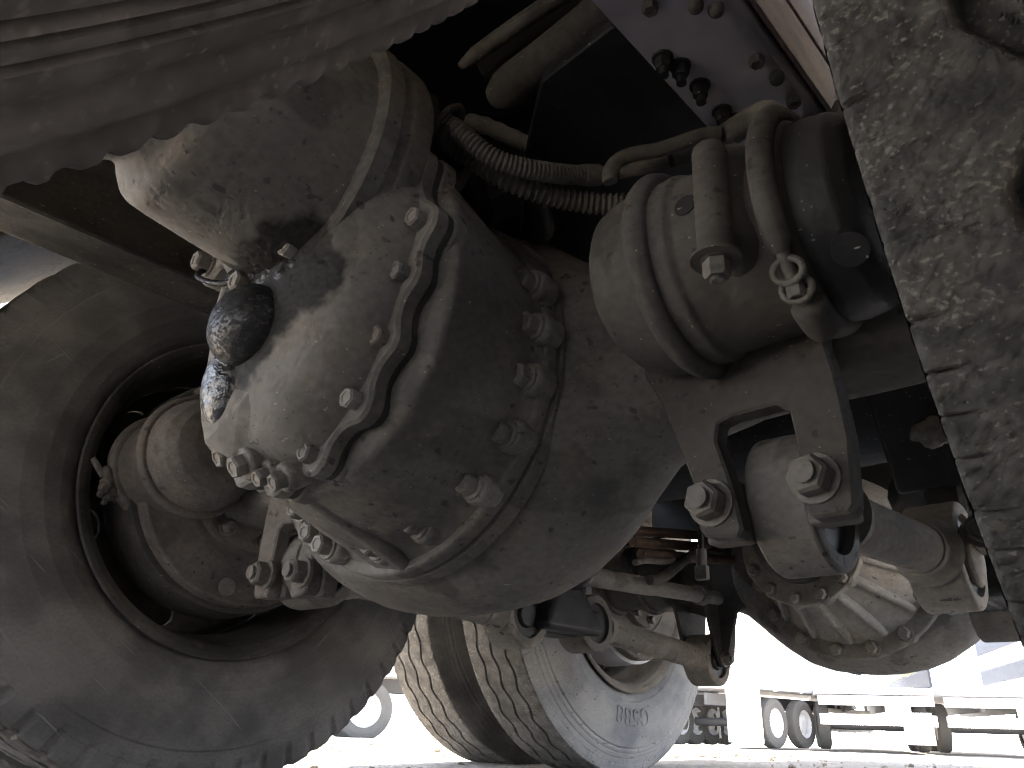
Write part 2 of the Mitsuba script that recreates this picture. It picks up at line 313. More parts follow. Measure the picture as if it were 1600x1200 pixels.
    if kind == 'worn_zigzag': prof = soft([(.0945, .509), (.0985, .503), (.1030, .490), (.1015, .488), (.1035, .486), (.1055, .478), (.107, .474), (.1052, .4725), (.1085, .471), (.112, .462), (.1105, .460), (.1145, .456), (.1165, .450), (.1145, .4465), (.1195, .444), (.126, .418), (.1315, .385), (.131, .352), (.1245, .325), (.122, .322), (.117, .312), (.112, .304), (.106, .296), (.095, .2895)], .0012, 2)
    if kind == 'fine_rib': prof = soft([(.0945, .509), (.0948, .498), (.0935, .47), (.0935, .44), (.097, .40), (.099, .37), (.099, .33), (.098, .312), (.098, .304), (.096, .296), (.090, .2895)], .0016, 2)
    if kind == 'block_mud': prof = soft([(.0945, .509), (.0955, .500), (.0962, .478), (.0975, .462), (.100, .445), (.108, .418), (.114, .385), (.114, .352), (.112, .325), (.110, .312), (.108, .304), (.106, .296), (.095, .2895)], .0016, 2)
    th2 = th; sides = []
    for s in (1, -1):
        A = np.array([np.stack([r*np.cos(th2), np.full_like(th2, s*ww), r*np.sin(th2)], -1) for ww, r in prof])
        if kind in ("lug_shoulder", "worn_zigzag", "block_mud"):
            rr = np.array([r for _, r in prof])[:, None]; per = {"lug_shoulder": 58, "worn_zigzag": 150, "block_mud": 178}[kind]; cut = {"lug_shoulder": .0045, "worn_zigzag": .0016, "block_mud": .0005}[kind]
            lo = .468 if kind == "lug_shoulder" else .479
            m = np.clip((np.abs(np.mod(th2*per/(2*np.pi), 1)-.5)-.33)/.08, 0, 1)[None]*np.clip((rr-lo)/.008, 0, 1)*np.clip((.511-rr)/.003, .6, 1)
            A[..., 1] -= s*m*cut; A[..., 0] *= 1-m*cut*1.2; A[..., 2] *= 1-m*cut*1.2
        sm = grid(A, True, False); sides.append(sm)
        want = sm.vertices[sm.faces].mean(1); out = (sm.face_normals*np.c_[want[:, 0]*0, np.sign(want[:, 1]), want[:, 0]*0]).sum(1).mean()
        if out < 0: sm.invert()
    if (tread.face_normals*tread.triangles_center*np.array([1, 0, 1])).sum() < 0: tread.invert()
    return tread, trimesh.util.concatenate(sides)
def rim_mesh(side, holes=True):
    """steel disc wheel about y; side = sign of y of the side that shows the deep barrel (the disc sits at -side)"""
    s = side
    pr_ = soft([(.112, .2895), (.121, .303), (.1265, .300), (.1225, .289), (.112, .277), (.095, .270), (.05, .262), (.02, .252), (-.04, .252), (-.085, .262), (-.112, .277), (-.1225, .289), (-.1265, .300), (-.121, .303), (-.112, .2895), (-.11, .292)], .003, 3)
    barrel = rev([(s*t, r) for t, r in pr_], (0, 0, 0), (0, 1, 0), 120, False)
    disc = m3.Manifold.cylinder(.011, .2525, .2525, 96)
    if holes:
        for k in range(6):
            a = 2*np.pi*k/6+math.radians(80 if s < 0 else 100)
            disc -= m3.Manifold.cylinder(.05, .024, .024, 24).scale([1, 1.35, 1]).translate([.215, 0, -.02]).rotate([0, 0, math.degrees(a)])
    disc -= m3.Manifold.cylinder(.05, .11, .11, 48).translate([0, 0, -.02])
    d = as_tri(disc); d.apply_transform(trimesh.transformations.rotation_matrix(-s*np.pi/2, [1, 0, 0])); d.apply_translation([0, -s*.078 if s > 0 else .078, 0])
    return barrel, d
TYRES = {}
def wheel(at, kind, tread_mat, wall_mat, label, group=None, hi=None, n=480, side=1, step=.0016, rim=True, holes=True, grow=1.0, rim_mat="dusty_dark", spin=0., shift=0.):
    t = thing("truck_wheel", label, "wheel", group); tw = T().translate(list(at)).rotate([0, 0, 1], spin).scale([grow, 1, grow]).translate([0, shift, 0])
    key = (kind, hi, n, side)
    if key not in TYRES:
        a, b = tyre(kind, n, hi, step, side); TYRES[key] = (mikit.ply(a, smooth=30), mikit.ply(b, smooth=40))
    a, b = TYRES[key]
    scene[t+"__tyre"] = {**a, "to_world": tw, "bsdf": {"type": "ref", "id": tread_mat}}
    scene[t+"__tyre__sidewall"] = {**b, "to_world": tw, "bsdf": {"type": "ref", "id": wall_mat}}
    if rim:
        if ("rim", side, holes) not in TYRES:
            ba, di = rim_mesh(side, holes); TYRES["rim", side, holes] = (mikit.ply(ba, smooth=35), mikit.ply(di, smooth=25))
        ba, di = TYRES["rim", side, holes]
        scene[t+"__rim"] = {**ba, "to_world": tw, "bsdf": {"type": "ref", "id": rim_mat}}
        scene[t+"__rim__disc"] = {**di, "to_world": tw, "bsdf": {"type": "ref", "id": "dusty_dark"}}
    return t
wheel((-.3929, 0, .523), "fine_rib", "tread_brown", "sidewall_rubber", "brown dusty tyre with fine rib lines hanging over the upper left of the view", hi=(-62, -18), n=300, side=1, step=.0009, grow=1.035, spin=-8.6, shift=.0435)
wheel((UA, NEAR, ZC), "block_mud", "tread_mud", "sidewall_rubber", "mud caked tyre tread rising along the right edge of the view", hi=(-182, -122), n=300, side=1, step=.0012)
w1 = wheel((UA, FAR, ZC), "lug_shoulder", "dusty_brown", "sidewall_rubber", "large dark inner wheel at lower left with deep brown rim round the rear brake", n=960, side=-1)
w2 = wheel((UB, FAR, ZC), "worn_zigzag", "tread_pale", "pale_sidewall_rubber", "pale grey worn tyre with zigzag grooves and raised numbers on its sidewall", n=960, side=-1, rim_mat="dusty_pale")
w3 = wheel((UB, FAR+DUAL, ZC), "worn_zigzag", "tread_pale", "sidewall_rubber", "outer twin tyre standing behind the pale numbered tyre, only its worn tread showing", n=960, side=-1)
w4 = wheel((UA, FAR+DUAL, ZC), "lug_shoulder", "dusty_brown", "sidewall_rubber", "outer twin wheel hidden behind the large dark inner wheel at lower left", n=240, side=1)
wheel((UA, NEAR-DUAL, ZC), "lug_shoulder", "dusty_brown", "sidewall_rubber", "outer twin wheel beside the mud caked tyre, outside the right edge", n=240, side=1)
wheel((U0-.02, NEAR-DUAL-.03, .523), "lug_shoulder", "dusty_brown", "sidewall_rubber", "outer twin wheel beside the brown fine ribbed tyre, outside the left edge", n=240, side=1)
# raised numbers on the pale tyre
def curved_text(text, h, rmid, ang0, y0, s):
    m = as_tri(meshkit.text_mesh(text, h, .0052)); m = m.subdivide_to_size(h*.25)
    v = m.vertices; x = v[:, 0]-v[:, 0].mean(); y = v[:, 1]-h/2
    r = rmid+y; a = ang0-x/rmid
    yy = y0-s*(v[:, 2]-.0003)
    return trimesh.Trimesh(np.c_[UB+r*np.cos(a), yy, ZC+r*np.sin(a)], m.faces, process=False)
put(w2+"__tyre__number", [curved_text("G588", .046, .366, -np.pi/2-.03, FAR-.1285, 1)], "pale_sidewall_rubber", 20)
labels[w2+"__tyre__number"] = {"label": "raised G588 lettering on the sidewall"}

# ------------------------------------------------------------------ drive axles
def housing(ux, vc, name, v0=.10, v1=1.36):
    k = [0, .05, .10, .15, .20, .25, .30, .36, .42]
    hh = np.array([.261, .259, .252, .234, .203, .157, .112, .087, .077]); dd = np.array([.240, .237, .228, .208, .176, .138, .104, .084, .076]); ee = np.array([2, 2, 2, 2.05, 2.2, 2.5, 3, 3.4, 3.6])
    ys = np.r_[np.linspace(v0, vc-.42, 6, endpoint=False), np.linspace(vc-.42, vc+.42, 90), np.linspace(vc+.42, v1, 7)[1:]]
    th = np.linspace(0, 2*np.pi, 120, endpoint=False); rows = []
    for y in ys:
        q = min(abs(y-vc), .42); h, d, e = (np.interp(q, k, a) for a in (hh, dd, ee))
        c, s = np.cos(th), np.sin(th); r = (np.abs(c)**e+np.abs(s)**e)**(-1/e)
        X = ux+d*r*c; Z = ZC+h*r*s
        lim = ux-.118
        X = np.where(X < lim, lim+(X-lim)*.08, X)
        rows.append(np.stack([X, np.full_like(X, y), Z], -1))
    return lump(grid(rows, True, True), .0022, 14, 2)
def ring_pts(u, cv, cz, rv, rz, e=2., n=96):
    t = np.linspace(0, 2*np.pi, n, endpoint=False); c, s = np.cos(t), np.sin(t); r = (np.abs(c)**e+np.abs(s)**e)**(-1/e)
    return np.stack([np.full(n, u), cv+rv*r*c, cz+rz*r*s], -1)
def smooth_sections(S, n):
    from scipy.interpolate import PchipInterpolator
    S = np.asarray(S, float); f = PchipInterpolator(np.arange(len(S)), S); return f(np.linspace(0, len(S)-1, n))
axle = thing("drive_axle", "large dusty axle with bolted differential housing filling the middle of the view", "axle")
VC = .714
hs = housing(UA, .752, axle)
dome = grid([ring_pts(*q) for q in smooth_sections([(.612, .714, .503, .234, .234, 2), (.635, .717, .503, .230, .232, 2), (.665, .722, .503, .215, .226, 2), (.70, .730, .503, .190, .212, 2), (.74, .74, .503, .155, .19, 2)], 24)], True, True)
hs = trimesh.util.concatenate([hs, lump(dome, .002, 14, 3)])
put(axle+"__housing", hs, "dusty_cast", 50); used[axle+"__housing"] = 0
# weld line round the bowl and a boss with a drain plug
part(axle, "flange", rev(soft([(0, .15), (0, .231), (.004, .234), (.018, .235), (.020, .231), (.023, .231), (.025, .236), (.045, .238), (.05, .20)], .004, 3), (UA-.150, VC, .503), (1, 0, 0), 120, False), "dusty_cast", 35)
body = grid([ring_pts(*s) for s in smooth_sections([(.594, .712, .503, .228, .228, 2), (.582, .709, .504, .224, .224, 2), (.565, .702, .507, .213, .215, 2), (.535, .690, .511, .205, .210, 2), (.50, .679, .516, .199, .207, 2.05), (.46, .665, .522, .191, .203, 2.1), (.436, .660, .526, .189, .201, 2.1), (.430, .660, .526, .185, .197, 2.1), (.424, .660, .526, .17, .18, 2.1)], 40)], True, True)
part(axle, "carrier", lump(body, .003, 16, 4), "dusty_cast", 60)
part(axle, "carrier__web", lump(hull([(.440, .690, .336, .012), (.440, .735, .345, .012), (.588, .690, .283, .012), (.588, .735, .290, .012), (.5, .70, .42, .03)], 20).subdivide_to_size(.02), .0012, 30), "dusty_cast", 40)
part(axle, "carrier__web", lump(hull([(.440, .752, .352, .012), (.440, .79, .372, .012), (.588, .752, .298, .012), (.588, .80, .320, .012), (.5, .76, .42, .03)], 20).subdivide_to_size(.02), .0012, 31), "dusty_cast", 40)
pad = np.array([[.5314, .5714, .3485, .053, -.57, -.82], [.5053, .5424, .369, .117, -.698, -.707], [.4935, .5245, .3874, .188, -.774, -.605], [.4914, .5144, .4014, .152, -.839, -.523], [.501, .5112, .4112, .191, -.878, -.44], [.5219, .5138, .4158, .2, -.898, -.393], [.5489, .52, .4152, .224, -.876, -.427], [.5763, .5334, .4047, .133, -.866, -.482], [.5875, .5475, .3837, -.083, -.801, -.593], [.584, .5624, .3653, -.027, -.742, -.669], [.5632, .573, .3508, .156, -.62, -.769]])
pp, pn = pad[:, :3], np.tile(np.array([.1, -.80, -.60]), (len(pad), 1)); cc = pp.mean(0)
part(axle, "carrier__pad", grid([pp-pn*.006, pp+pn*.0012, pp+(cc-pp)*.04+pn*.0026, pp+(cc-pp)*.5+pn*.005], True, True), "dusty_cast", 35)
# bolts round the big flange, seen from below and from the near side
for i, a in enumerate(np.radians([17, 2.5, -12.5, -29, -46, -68.5, -88, -115, -125.5, -140, -155, -172])):
    r = (.229, .226, .222, .221, .217, .203, .205, .213, .213, .213, .213, .213)[i]
    part(axle, "bolt", bolt((UA-(.163, .163, .164, .166, .170, .174, .174, .174, .172, .17, .166, .166)[i], VC-r*np.cos(a), .503+r*np.sin(a)), (-1, 0, 0), .0225, .016, True, 0, i, .006), "bolt_metal", 30)
# scalloped second flange: ears round every bolt
B2 = [(.490, .560), (.508, .508), (.530, .446), (.561, .390), (.622, .350), (.686, .341), (.752, .362), (.800, .41), (.818, .50), (.808, .60), (.76, .685), (.67, .72), (.58, .705), (.512, .64)]
core = Polygon(B2).buffer(.006)
ears = unary_union([core]+[Point(b).buffer(.022, 10) for b in B2]).buffer(.034, quad_segs=6).buffer(-.040, quad_segs=5).buffer(.006, quad_segs=5).simplify(.0008)
part(axle, "cover_flange", plate(ears, .020, (.424, 0, 0), (0, 1, 0), (0, 0, 1), .003), "dusty_cast", 35)
# plate() thickens along +x here; the rear half of the joint stands behind a dark gasket line
ears2 = ears.buffer(-.0022); part(axle, "gasket", plate(ears2, .0075, (.4182, 0, 0), (0, 1, 0), (0, 0, 1), .001), "dusty_dark", 30)
part(axle, "cover_rim", plate(ears, .020, (.3985, 0, 0), (0, 1, 0), (0, 0, 1), .0035), "dusty_cast", 35)
def poly_ring(u, poly, n=140, c=(.655, .53)):
    """the outline of poly seen from c, as n points in the plane x = u"""
    ext = np.array(poly.exterior.coords); a = np.unwrap(np.arctan2(ext[:, 1]-c[1], ext[:, 0]-c[0])); r = np.hypot(ext[:, 0]-c[0], ext[:, 1]-c[1])
    if a[-1] < a[0]: a, r = a[::-1], r[::-1]
    t = np.linspace(0, 2*np.pi, n, endpoint=False); rr = np.interp(t, np.r_[a-2*np.pi, a, a+2*np.pi], np.r_[r, r, r])
    return np.stack([np.full(n, u), c[0]+rr*np.cos(t), c[1]+rr*np.sin(t)], -1)
base = Polygon(B2).buffer(.006).buffer(-.03).buffer(.03).buffer(.04).buffer(-.04)
cov = np.array([poly_ring(u, base.buffer(-k)) for u, k in smooth_sections([(.406, .004), (.392, .008), (.374, .017), (.358, .030), (.346, .050), (.339, .075), (.335, .10), (.333, .12)], 46)])
cov = grid(cov, True, True)
part(axle, "cover", lump(cov, .0035, 18, 7), "stained_cover", 70)
for i, (v, z) in enumerate(B2[:8]):
    part(axle, "bolt", bolt((.3985, v, z), (-1, .03*(i % 3-1), 0), .0185-.0006*(i % 2), .0135-.001*(i % 3), False, 0, 40+i), ("bolt_metal", "dusty_cast", "rust_bolt")[i % 3], 30)
nose = hull([(.346, .728, .372, .006), (.338, .742, .428, .007), (.356, .640, .435, .008), (.384, .640, .372, .008), (.390, .748, .360, .008), (.345, .672, .392, .007), (.362, .700, .360, .008), (.36, .70, .47, .02)], 20)
part(axle, "nose", lump(nose.subdivide_to_size(.012), .0018, 30, 3), "dusty_pale", 40)
for i, (u, v, z, a) in enumerate([(.362, .728, .362, .020), (.362, .692, .345, .022), (.378, .672, .334, .018), (.384, .652, .328, .018)]):
    part(axle, "bolt", bolt((u+.004, v, z), (-.8, .1, -.5), a*.95, .012, False, 0, 60+i, .003), "bolt_metal", 30)
# oil soaked boss and plug on the front, and the soaked seam under the bearing cage
dome = trimesh.util.concatenate([lump(ellip((.336, .672, .480), (.036, .050, .044), 4), .0012, 60, 1)])
part(axle, "plug_boss", dome, "oily_black", 60, "oil soaked black boss")
part(axle, "plug_boss__wet_lobe", lump(ellip((.344, .712, .430), (.022, .032, .046), 4), .0010, 60, 5), "wet_oil", 60)
cage_c = (.636, .672)
prof = [(.405, .10), (.405, .150), (.374, .152), (.370, .146), (.352, .142), (.335, .137), (.30, .132), (.26, .127), (.225, .1225), (.206, .120), (.197, .114), (.192, .104), (.187, .095), (.178, .090), (.168, .093), (.156, .104), (.13, .108), (.06, .10), (.055, .05)]
cg = rev([(.405-u, r) for u, r in soft(prof, .008, 4)], (.405, *cage_c), (-1, 0, 0), 120, False)
part(axle, "bearing_cage", lump(cg, .002, 20, 11), "stained_cover", 60)
ear3 = [(.546, .618), (.607, .545), (.692, .535), (.80, .605), (.79, .74), (.70, .80), (.58, .79), (.52, .70)]
ears3 = unary_union([Point(*cage_c).buffer(.153, 24)]+[Point(b).buffer(.024, 10) for b in ear3]).buffer(.015).buffer(-.02).buffer(.005).simplify(.0008)
part(axle, "cage_flange", plate(ears3, .026, (.338, 0, 0), (0, 1, 0), (0, 0, 1), .004), "stained_cover", 35)
for i, (v, z) in enumerate(ear3):
    part(axle, "bolt", bolt((.338, v, z), (-1, 0, 0), .021, .016, i > 1, 0, 80+i), "oily_black" if i in (0,) else "bolt_metal", 30)
seam = trimesh.util.concatenate([lump(ellip(c, r, 4), .0035, 110, 8+i) for i, (c, r) in enumerate([((.344, .690, .548), (.018, .026, .022)), ((.346, .655, .535), (.016, .030, .020)), ((.346, .618, .524), (.016, .028, .020)), ((.343, .730, .560), (.012, .022, .014)), ((.350, .590, .532), (.014, .020, .016))])])
part(axle, "oil_seam", seam, "oily_black", 60, "seam black and wet with leaked oil")
part(axle, "hose_clip", tube(spline([(.336, .80, .60), (.325, .795, .585), (.322, .77, .566), (.328, .74, .553), (.333, .715, .55)], 30), .0035, 8), "oily_black", 60)
# inside the frame, above the carrier: bolted lugs and pipe stubs in the dark
for i, p in enumerate([(.50, .55, .715), (.45, .60, .74), (.56, .50, .70)]):
    part(axle, "lug", lump(hull([(p[0]+.02, p[1], p[2], .015), (p[0]+.06, p[1]+.03, p[2]-.01, .022)], 14), .003, 40, i), "black_part", 50)

axle2 = thing("drive_axle", "rear axle with ribbed differential nose and ring of bolts above the bright yard", "axle")
VB = .650
put(axle2+"__housing", housing(UB, VB, axle2), "dusty_cast", 50); used[axle2+"__housing"] = 0
part(axle2, "flange", rev(soft([(0, .12), (0, .232), (.014, .234), (.030, .230), (.035, .19)], .004, 3), (UB-.152, VB, .500), (1, 0, 0), 110, False), "dusty_cast", 35)
nb = grid([ring_pts(*s) for s in smooth_sections([(UB-.150, VB, .5, .20, .20, 2), (UB-.17, VB, .5, .188, .188, 2), (UB-.24, VB+.005, .497, .150, .150, 2), (UB-.31, VB+.008, .494, .118, .118, 2), (UB-.355, VB+.01, .492, .105, .105, 2), (UB-.36, VB+.01, .492, .05, .05, 2)], 30)], True, True)
part(axle2, "carrier", lump(nb, .0025, 20, 5), "dusty_pale", 60)
for k, a in enumerate(np.radians([-20, -44, -66, -90, -113, -137, -160])):
    c, s = np.cos(a), np.sin(a)
    part(axle2, "rib", hull([(UB-.345, VB+.01+.108*c, .492+.108*s, .007), (UB-.172, VB+.196*c, .5+.196*s, .007), (UB-.21, VB+.12*c, .5+.12*s, .007), (UB-.33, VB+.08*c, .5+.08*s, .007)], 12), "dusty_pale", 40)
part(axle2, "pinion_ring", rev(soft([(0, .06), (0, .132), (.012, .134), (.024, .130), (.03, .10)], .003, 3), (UB-.372, VB+.01, .492), (1, 0, 0), 80, False), "dusty_pale", 35)
part(axle2, "pinion_flange", rev(soft([(0, .001), (0, .065), (.02, .068), (.045, .06), (.06, .085), (.10, .088), (.11, .02)], .004, 3), (UB-.47, VB+.01, .492), (1, 0, 0), 60, False), "dusty_dark", 40)
for i, a in enumerate(np.radians([-25, -52, -80, -108, -136, -164, 168])):
    part(axle2, "bolt", bolt((UB-.372, VB+.01+.118*np.cos(a), .492+.118*np.sin(a)), (-1, 0, 0), .021, .015, True, .003, 200+i, .006), "bolt_metal", 30)
for i, a in enumerate(np.radians([8, -14, -36, -58, -80, -101, -122, -144, -166, 172])):
    part(axle2, "bolt", bolt((UB-.153, VB+.214*np.cos(a), .5+.214*np.sin(a)), (-1, 0, 0), .024, .017, True, .004, 220+i, .006), "bolt_metal", 30)
part(axle2, "drip_tab", box((UB+.02, VB+.10, .262), (.05, .085, .006), (18, 0, 0), .002), "dusty_dark", 30)

# ------------------------------------------------------------------ rear brakes: chambers
def chamber(tip, d, label, roll_up=(0, 0, 1), full=True):
    """spring brake chamber: dome at tip, axis along d towards the wheel"""
    t = thing("brake_chamber", label, "brake chamber"); tip = np.asarray(tip, float); d = np.asarray(d, float)/np.linalg.norm(d)
    def R(p, n=80, caps=False): return rev(soft([(x*.93, y*.824) for x, y in p], .0035, 3), tip, d, n, caps)
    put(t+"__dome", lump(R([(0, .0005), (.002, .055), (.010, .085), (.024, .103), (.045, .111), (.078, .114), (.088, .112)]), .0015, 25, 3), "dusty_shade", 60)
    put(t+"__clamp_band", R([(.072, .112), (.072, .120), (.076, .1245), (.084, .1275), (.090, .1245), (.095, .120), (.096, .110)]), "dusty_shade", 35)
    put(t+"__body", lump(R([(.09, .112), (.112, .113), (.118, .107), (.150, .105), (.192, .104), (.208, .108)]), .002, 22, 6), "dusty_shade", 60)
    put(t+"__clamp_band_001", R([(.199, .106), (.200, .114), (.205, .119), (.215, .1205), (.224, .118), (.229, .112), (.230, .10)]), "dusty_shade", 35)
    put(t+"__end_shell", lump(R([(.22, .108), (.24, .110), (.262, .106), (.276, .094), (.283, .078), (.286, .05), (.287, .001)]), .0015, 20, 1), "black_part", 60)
    return t
ch = chamber((.591, .389, .5215), (0, -1, 0), "dusty brake chamber with clamp bands hanging beside the right hand tyre")
def on_body(a, r, t): 
    """point on the near chamber: a = angle from straight up towards the front (-x)"""
    r, t = r*.824, t*.93
    return np.array([.591-r*np.sin(a), .389-t, .5215+r*np.cos(a)])
p0, p1 = np.array([.492, .231, .568]), np.array([.486, .231, .452])
part(ch, "release_bolt_tube", rev(soft([(0, .001), (0, .0125), (.005, .0148), (.06, .0148), (.116, .014), (.116, .001)], .004, 3), p0, p1-p0, 32), "dusty_shade", 50)
part(ch, "release_bolt_tube__washer", rev(soft([(0, .005), (0, .0205), (.003, .0205), (.003, .005)], .001, 2), p1+np.array([0, 0, .004]), p1-p0, 40, False), "dusty_shade", 30)
part(ch, "release_bolt_tube__nut", bolt(p1, p1-p0, .019, .015, False, .003, 7), "bolt_metal", 30)
part(ch, "tube_lug", hull([(.500, .231, .555, .015), (.500, .231, .485, .013), (.530, .231, .56, .03), (.530, .231, .49, .03)], 14), "dusty_shade", 45)
# strap of the second band with its toggle and link
bt = .216
seg = [on_body(a, .1235, bt) for a in np.linspace(.1, 2.25, 26)]
part(ch, "band_strap", [tube(seg, np.r_[.006, np.full(24, .011), .008], 12)], "dusty_shade", 50)
seg = [on_body(a, .125, bt) for a in np.linspace(2.25, 2.72, 12)]
part(ch, "toggle_bolt", tube(seg, .0055, 10), "bolt_metal", 50)
for a in (2.42, 2.58):
    o = on_body(a, .127, bt); part(ch, "toggle_link", tube(o+np.array([[-.004*np.sin(q)-.004, .0115*np.cos(q), .0085*np.sin(q)] for q in np.linspace(0, 2*np.pi, 25)]), .003, 8), "bolt_metal", 50)
part(ch, "toggle_bolt__nut", bolt(on_body(2.5, .128, bt), (.2, 0, -1), .013, .012, False, 0, 9), "bolt_metal", 30)
seg = [on_body(a, .1235, bt) for a in np.linspace(2.68, 3.1, 14)]
part(ch, "band_strap", tube(seg, np.r_[.006, .011, np.full(10, .0145), .013, .008], 12), "dusty_shade", 50)
part(ch, "vent_plug", rev(soft([(0, .001), (0, .0145), (.003, .0145), (.003, .001)], .001, 2), on_body(2.45, .1065, .262), on_body(2.45, 1, .25)-on_body(2.45, 0, .25), 28), "black_part", 30)
part(ch, "vent_hole", rev(soft([(0, .001), (0, .0105), (.0016, .0105), (.0016, .001)], .0006, 2), on_body(1.45, .1055, .135), on_body(1.45, 1, .25)-on_body(1.45, 0, .25), 24), "black_part", 30)
part(ch, "port_boss", [cyl(on_body(-.05, .10, .235), on_body(-.05, .135, .235), .014, 20), cyl(on_body(.28, .085, .03), on_body(.28, .118, .025), .011, 18)], "dusty_dark", 40)
ch2 = chamber((.571, 1.154, .5145), (0, 1, 0), "rounded brake chamber set inside the dark rim of the lower left wheel")
for q in [k for k in scene if k.startswith(ch2+"__") and scene[k]["bsdf"]["id"] == "dusty_shade"]: scene[q]["bsdf"] = {"type": "ref", "id": "dusty_brown"}
def on2(a, r, t):
    r, t = r*.824, t*.93
    return np.array([.571-r*np.sin(a), 1.154+t, .5145+r*np.cos(a)])
part(ch2, "clamp_bolt", [cyl(on2(1.93, .130, .21), on2(1.66, .152, .21), .0055, 12), bolt(on2(2.05, .130, .205), (-.3, 0, -1), .016, .012, True, .01, 3), bolt(on2(2.2, .126, .212), (-.3, 0, -1), .014, .010, True, .01, 4), hull([(*on2(1.85, .124, .21), .010), (*on2(2.2, .122, .21), .009)], 12)], "dusty_brown", 40)
part(ch2, "hose_elbow", tube(spline([on2(-.2, .10, .04), on2(-.22, .13, .045), on2(-.05, .14, .06), on2(.2, .135, .09)], 24), .008, 12), "hose_rubber", 60)
ch3 = chamber((UB-.12, 1.11, .505), (0, 1, 0), "dull brake chamber of the rear axle between the torque rods")
# backing plate, spider and axle flange inside the far rims
for ux, k in ((UA, axle), (UB, axle2)):
    part(k, "dust_shield", rev(soft([(0, .135), (0, .208), (.003, .212), (.03, .212), (.03, .135), (0, .135)], .003, 2), (ux, 1.305, ZC), (0, 1, 0), 96, False), "dusty_brown", 35)
    part(k, "brake_drum", rev(soft([(0, .14), (0, .222), (.10, .226), (.11, .20), (.12, .12)], .004, 2), (ux, 1.335, ZC), (0, 1, 0), 96, False), "silver_paint" if k == axle2 else "dusty_dark", 35)
    part(k, "spider", rev(soft([(0, .07), (0, .118), (.018, .122), (.018, .15), (.03, .15), (.03, .07)], .003, 2), (ux, 1.29, ZC), (0, 1, 0), 72, False), "dusty_brown", 35)
    for j in range(8):
        a = 2*np.pi*j/8+.2; part(k, "spider_bolt", bolt((ux+.1*np.cos(a), 1.29, ZC+.1*np.sin(a)), (0, -1, 0), .022, .013, True, 0, 300+j), "bolt_metal", 30)
    part(k, "inspection_plug", rev(soft([(0, .001), (0, .016), (.004, .016), (.004, .001)], .001, 2), (ux-.03, 1.301, ZC-.182), (0, 1, 0), 24), "bolt_metal", 30)

# ------------------------------------------------------------------ torque rods and their brackets
def bracket(vm, mirror, label):
    t = thing("torque_rod_bracket", label, "bracket")
    P = np.array([(.395, .50), (.394, .452), (.373, .412), (.342, .315), (.344, .286), (.338, .277), (.306, .273), (.301, .280), (.307, .318), (.3195, .366), (.316, .383), (.302, .3865), (.258, .3875), (.247, .379), (.2435, .344), (.2395, .322), (.243, .286), (.238, .280), (.208, .280), (.203, .287), (.199, .346), (.2025, .399), (.208, .438), (.208, .50)])
    if mirror: P[:, 0] = 1.305-P[:, 0]
    m = plate(rounded(P, .0035), .024, (.636, 0, 0), (0, 1, 0), (0, 0, 1), .0025)
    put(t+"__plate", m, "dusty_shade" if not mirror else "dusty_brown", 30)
    for i, (v, z) in enumerate([(.329, .307), (.232, .313)]):
        v = 1.305-v if mirror else v
        part(t, "bolt", bolt((.636, v, z), (-1, 0, 0), .031, .020, True, .006, 400+i), "bolt_metal", 30)
        part(t, "pin_pad", box((.672, v, z-.004), (.026, .040, .056), None, .004), "dusty_brown", 30)
    part(t, "gusset", hull([(.66, P[:, 0].mean()-.05, .49, .014), (.66, P[:, 0].mean()+.05, .49, .014), (.72, P[:, 0].mean()-.05, .44, .012), (.72, P[:, 0].mean()+.05, .44, .012)], 12), "dusty_dark", 40)
    return t
bracket(.28, False, "forked steel bracket clamping the torque rod eye below the near brake chamber")
bracket(1.06, True, "small forked steel bracket in front of the lower left wheel hub")
def eye(t, c, R, r, wid, m="dusty_cast", name="eye"):
    c = np.asarray(c, float)
    k = part(t, name, rev(soft([(0, r), (0, R-.004), (.003, R), (wid-.003, R), (wid, R-.004), (wid, r), (0, r)], .003, 2), c-np.array([0, wid/2, 0]), (0, 1, 0), 72, False), m, 35)
    part(t, "bush", [rev(soft([(0, .02), (0, r), (.004, r), (wid-.02, r), (wid-.02, .02)], .003, 2), c-np.array([0, wid/2-.008, 0]), (0, 1, 0), 60, False), rev(soft([(0, .001), (0, .022), (.008, .026), (.03, .036), (wid-.03, .036), (wid-.008, .026), (wid, .022), (wid, .001)], .003, 2), c-np.array([0, wid/2, 0]), (0, 1, 0), 40)], "black_part", 40)
    return k
def rod(label, a, b, r, Ra, Rb, wa=.072, wb=.072, m="dusty_pale", bush=.046, pin=True):
    t = thing("torque_rod", label, "torque rod", None); a, b = np.asarray(a, float), np.asarray(b, float); d = (b-a)/np.linalg.norm(b-a)
    eye(t, a, Ra, bush*Ra/.066, wa); eye(t, b, Rb, bush*Rb/.066, wb, m)
    p, q = a+d*Ra*.93, b-d*Rb*.93; L = np.linalg.norm(q-p)
    put(t+"__tube", rev(soft([(0, r*1.35), (.012, r*1.25), (.03, r*1.06), (.034, r*1.06), (.036, r), (L-.036, r), (L-.034, r*1.07), (L-.022, r*1.07), (L-.010, r*1.3), (L, r*1.45)], .004, 3), p, d, 40), m, 40)
    return t
r1 = rod("thick dusty torque rod running from the near forked bracket to the bolted eye at right", (.728, .280, .318), (1.140, .262, .332), .030, .068, .070, .058, .066, "dusty_pale", .050)
r2 = rod("torque rod leading back from the far forked bracket under the axle bowl", (.712, 1.062, .331), (1.185, 1.055, .312), .029, .060, .063)
r3 = rod("short pale torque rod between the black far hanger and the rear axle bracket", (1.405, 1.05, .318), (1.935, 1.05, .281), .029, .060, .064)
r4 = rod("torque rod end leaving the frame at the right edge beside the mud caked tyre", (1.395, .255, .312), (1.935, .28, .30), .030, .064, .064)
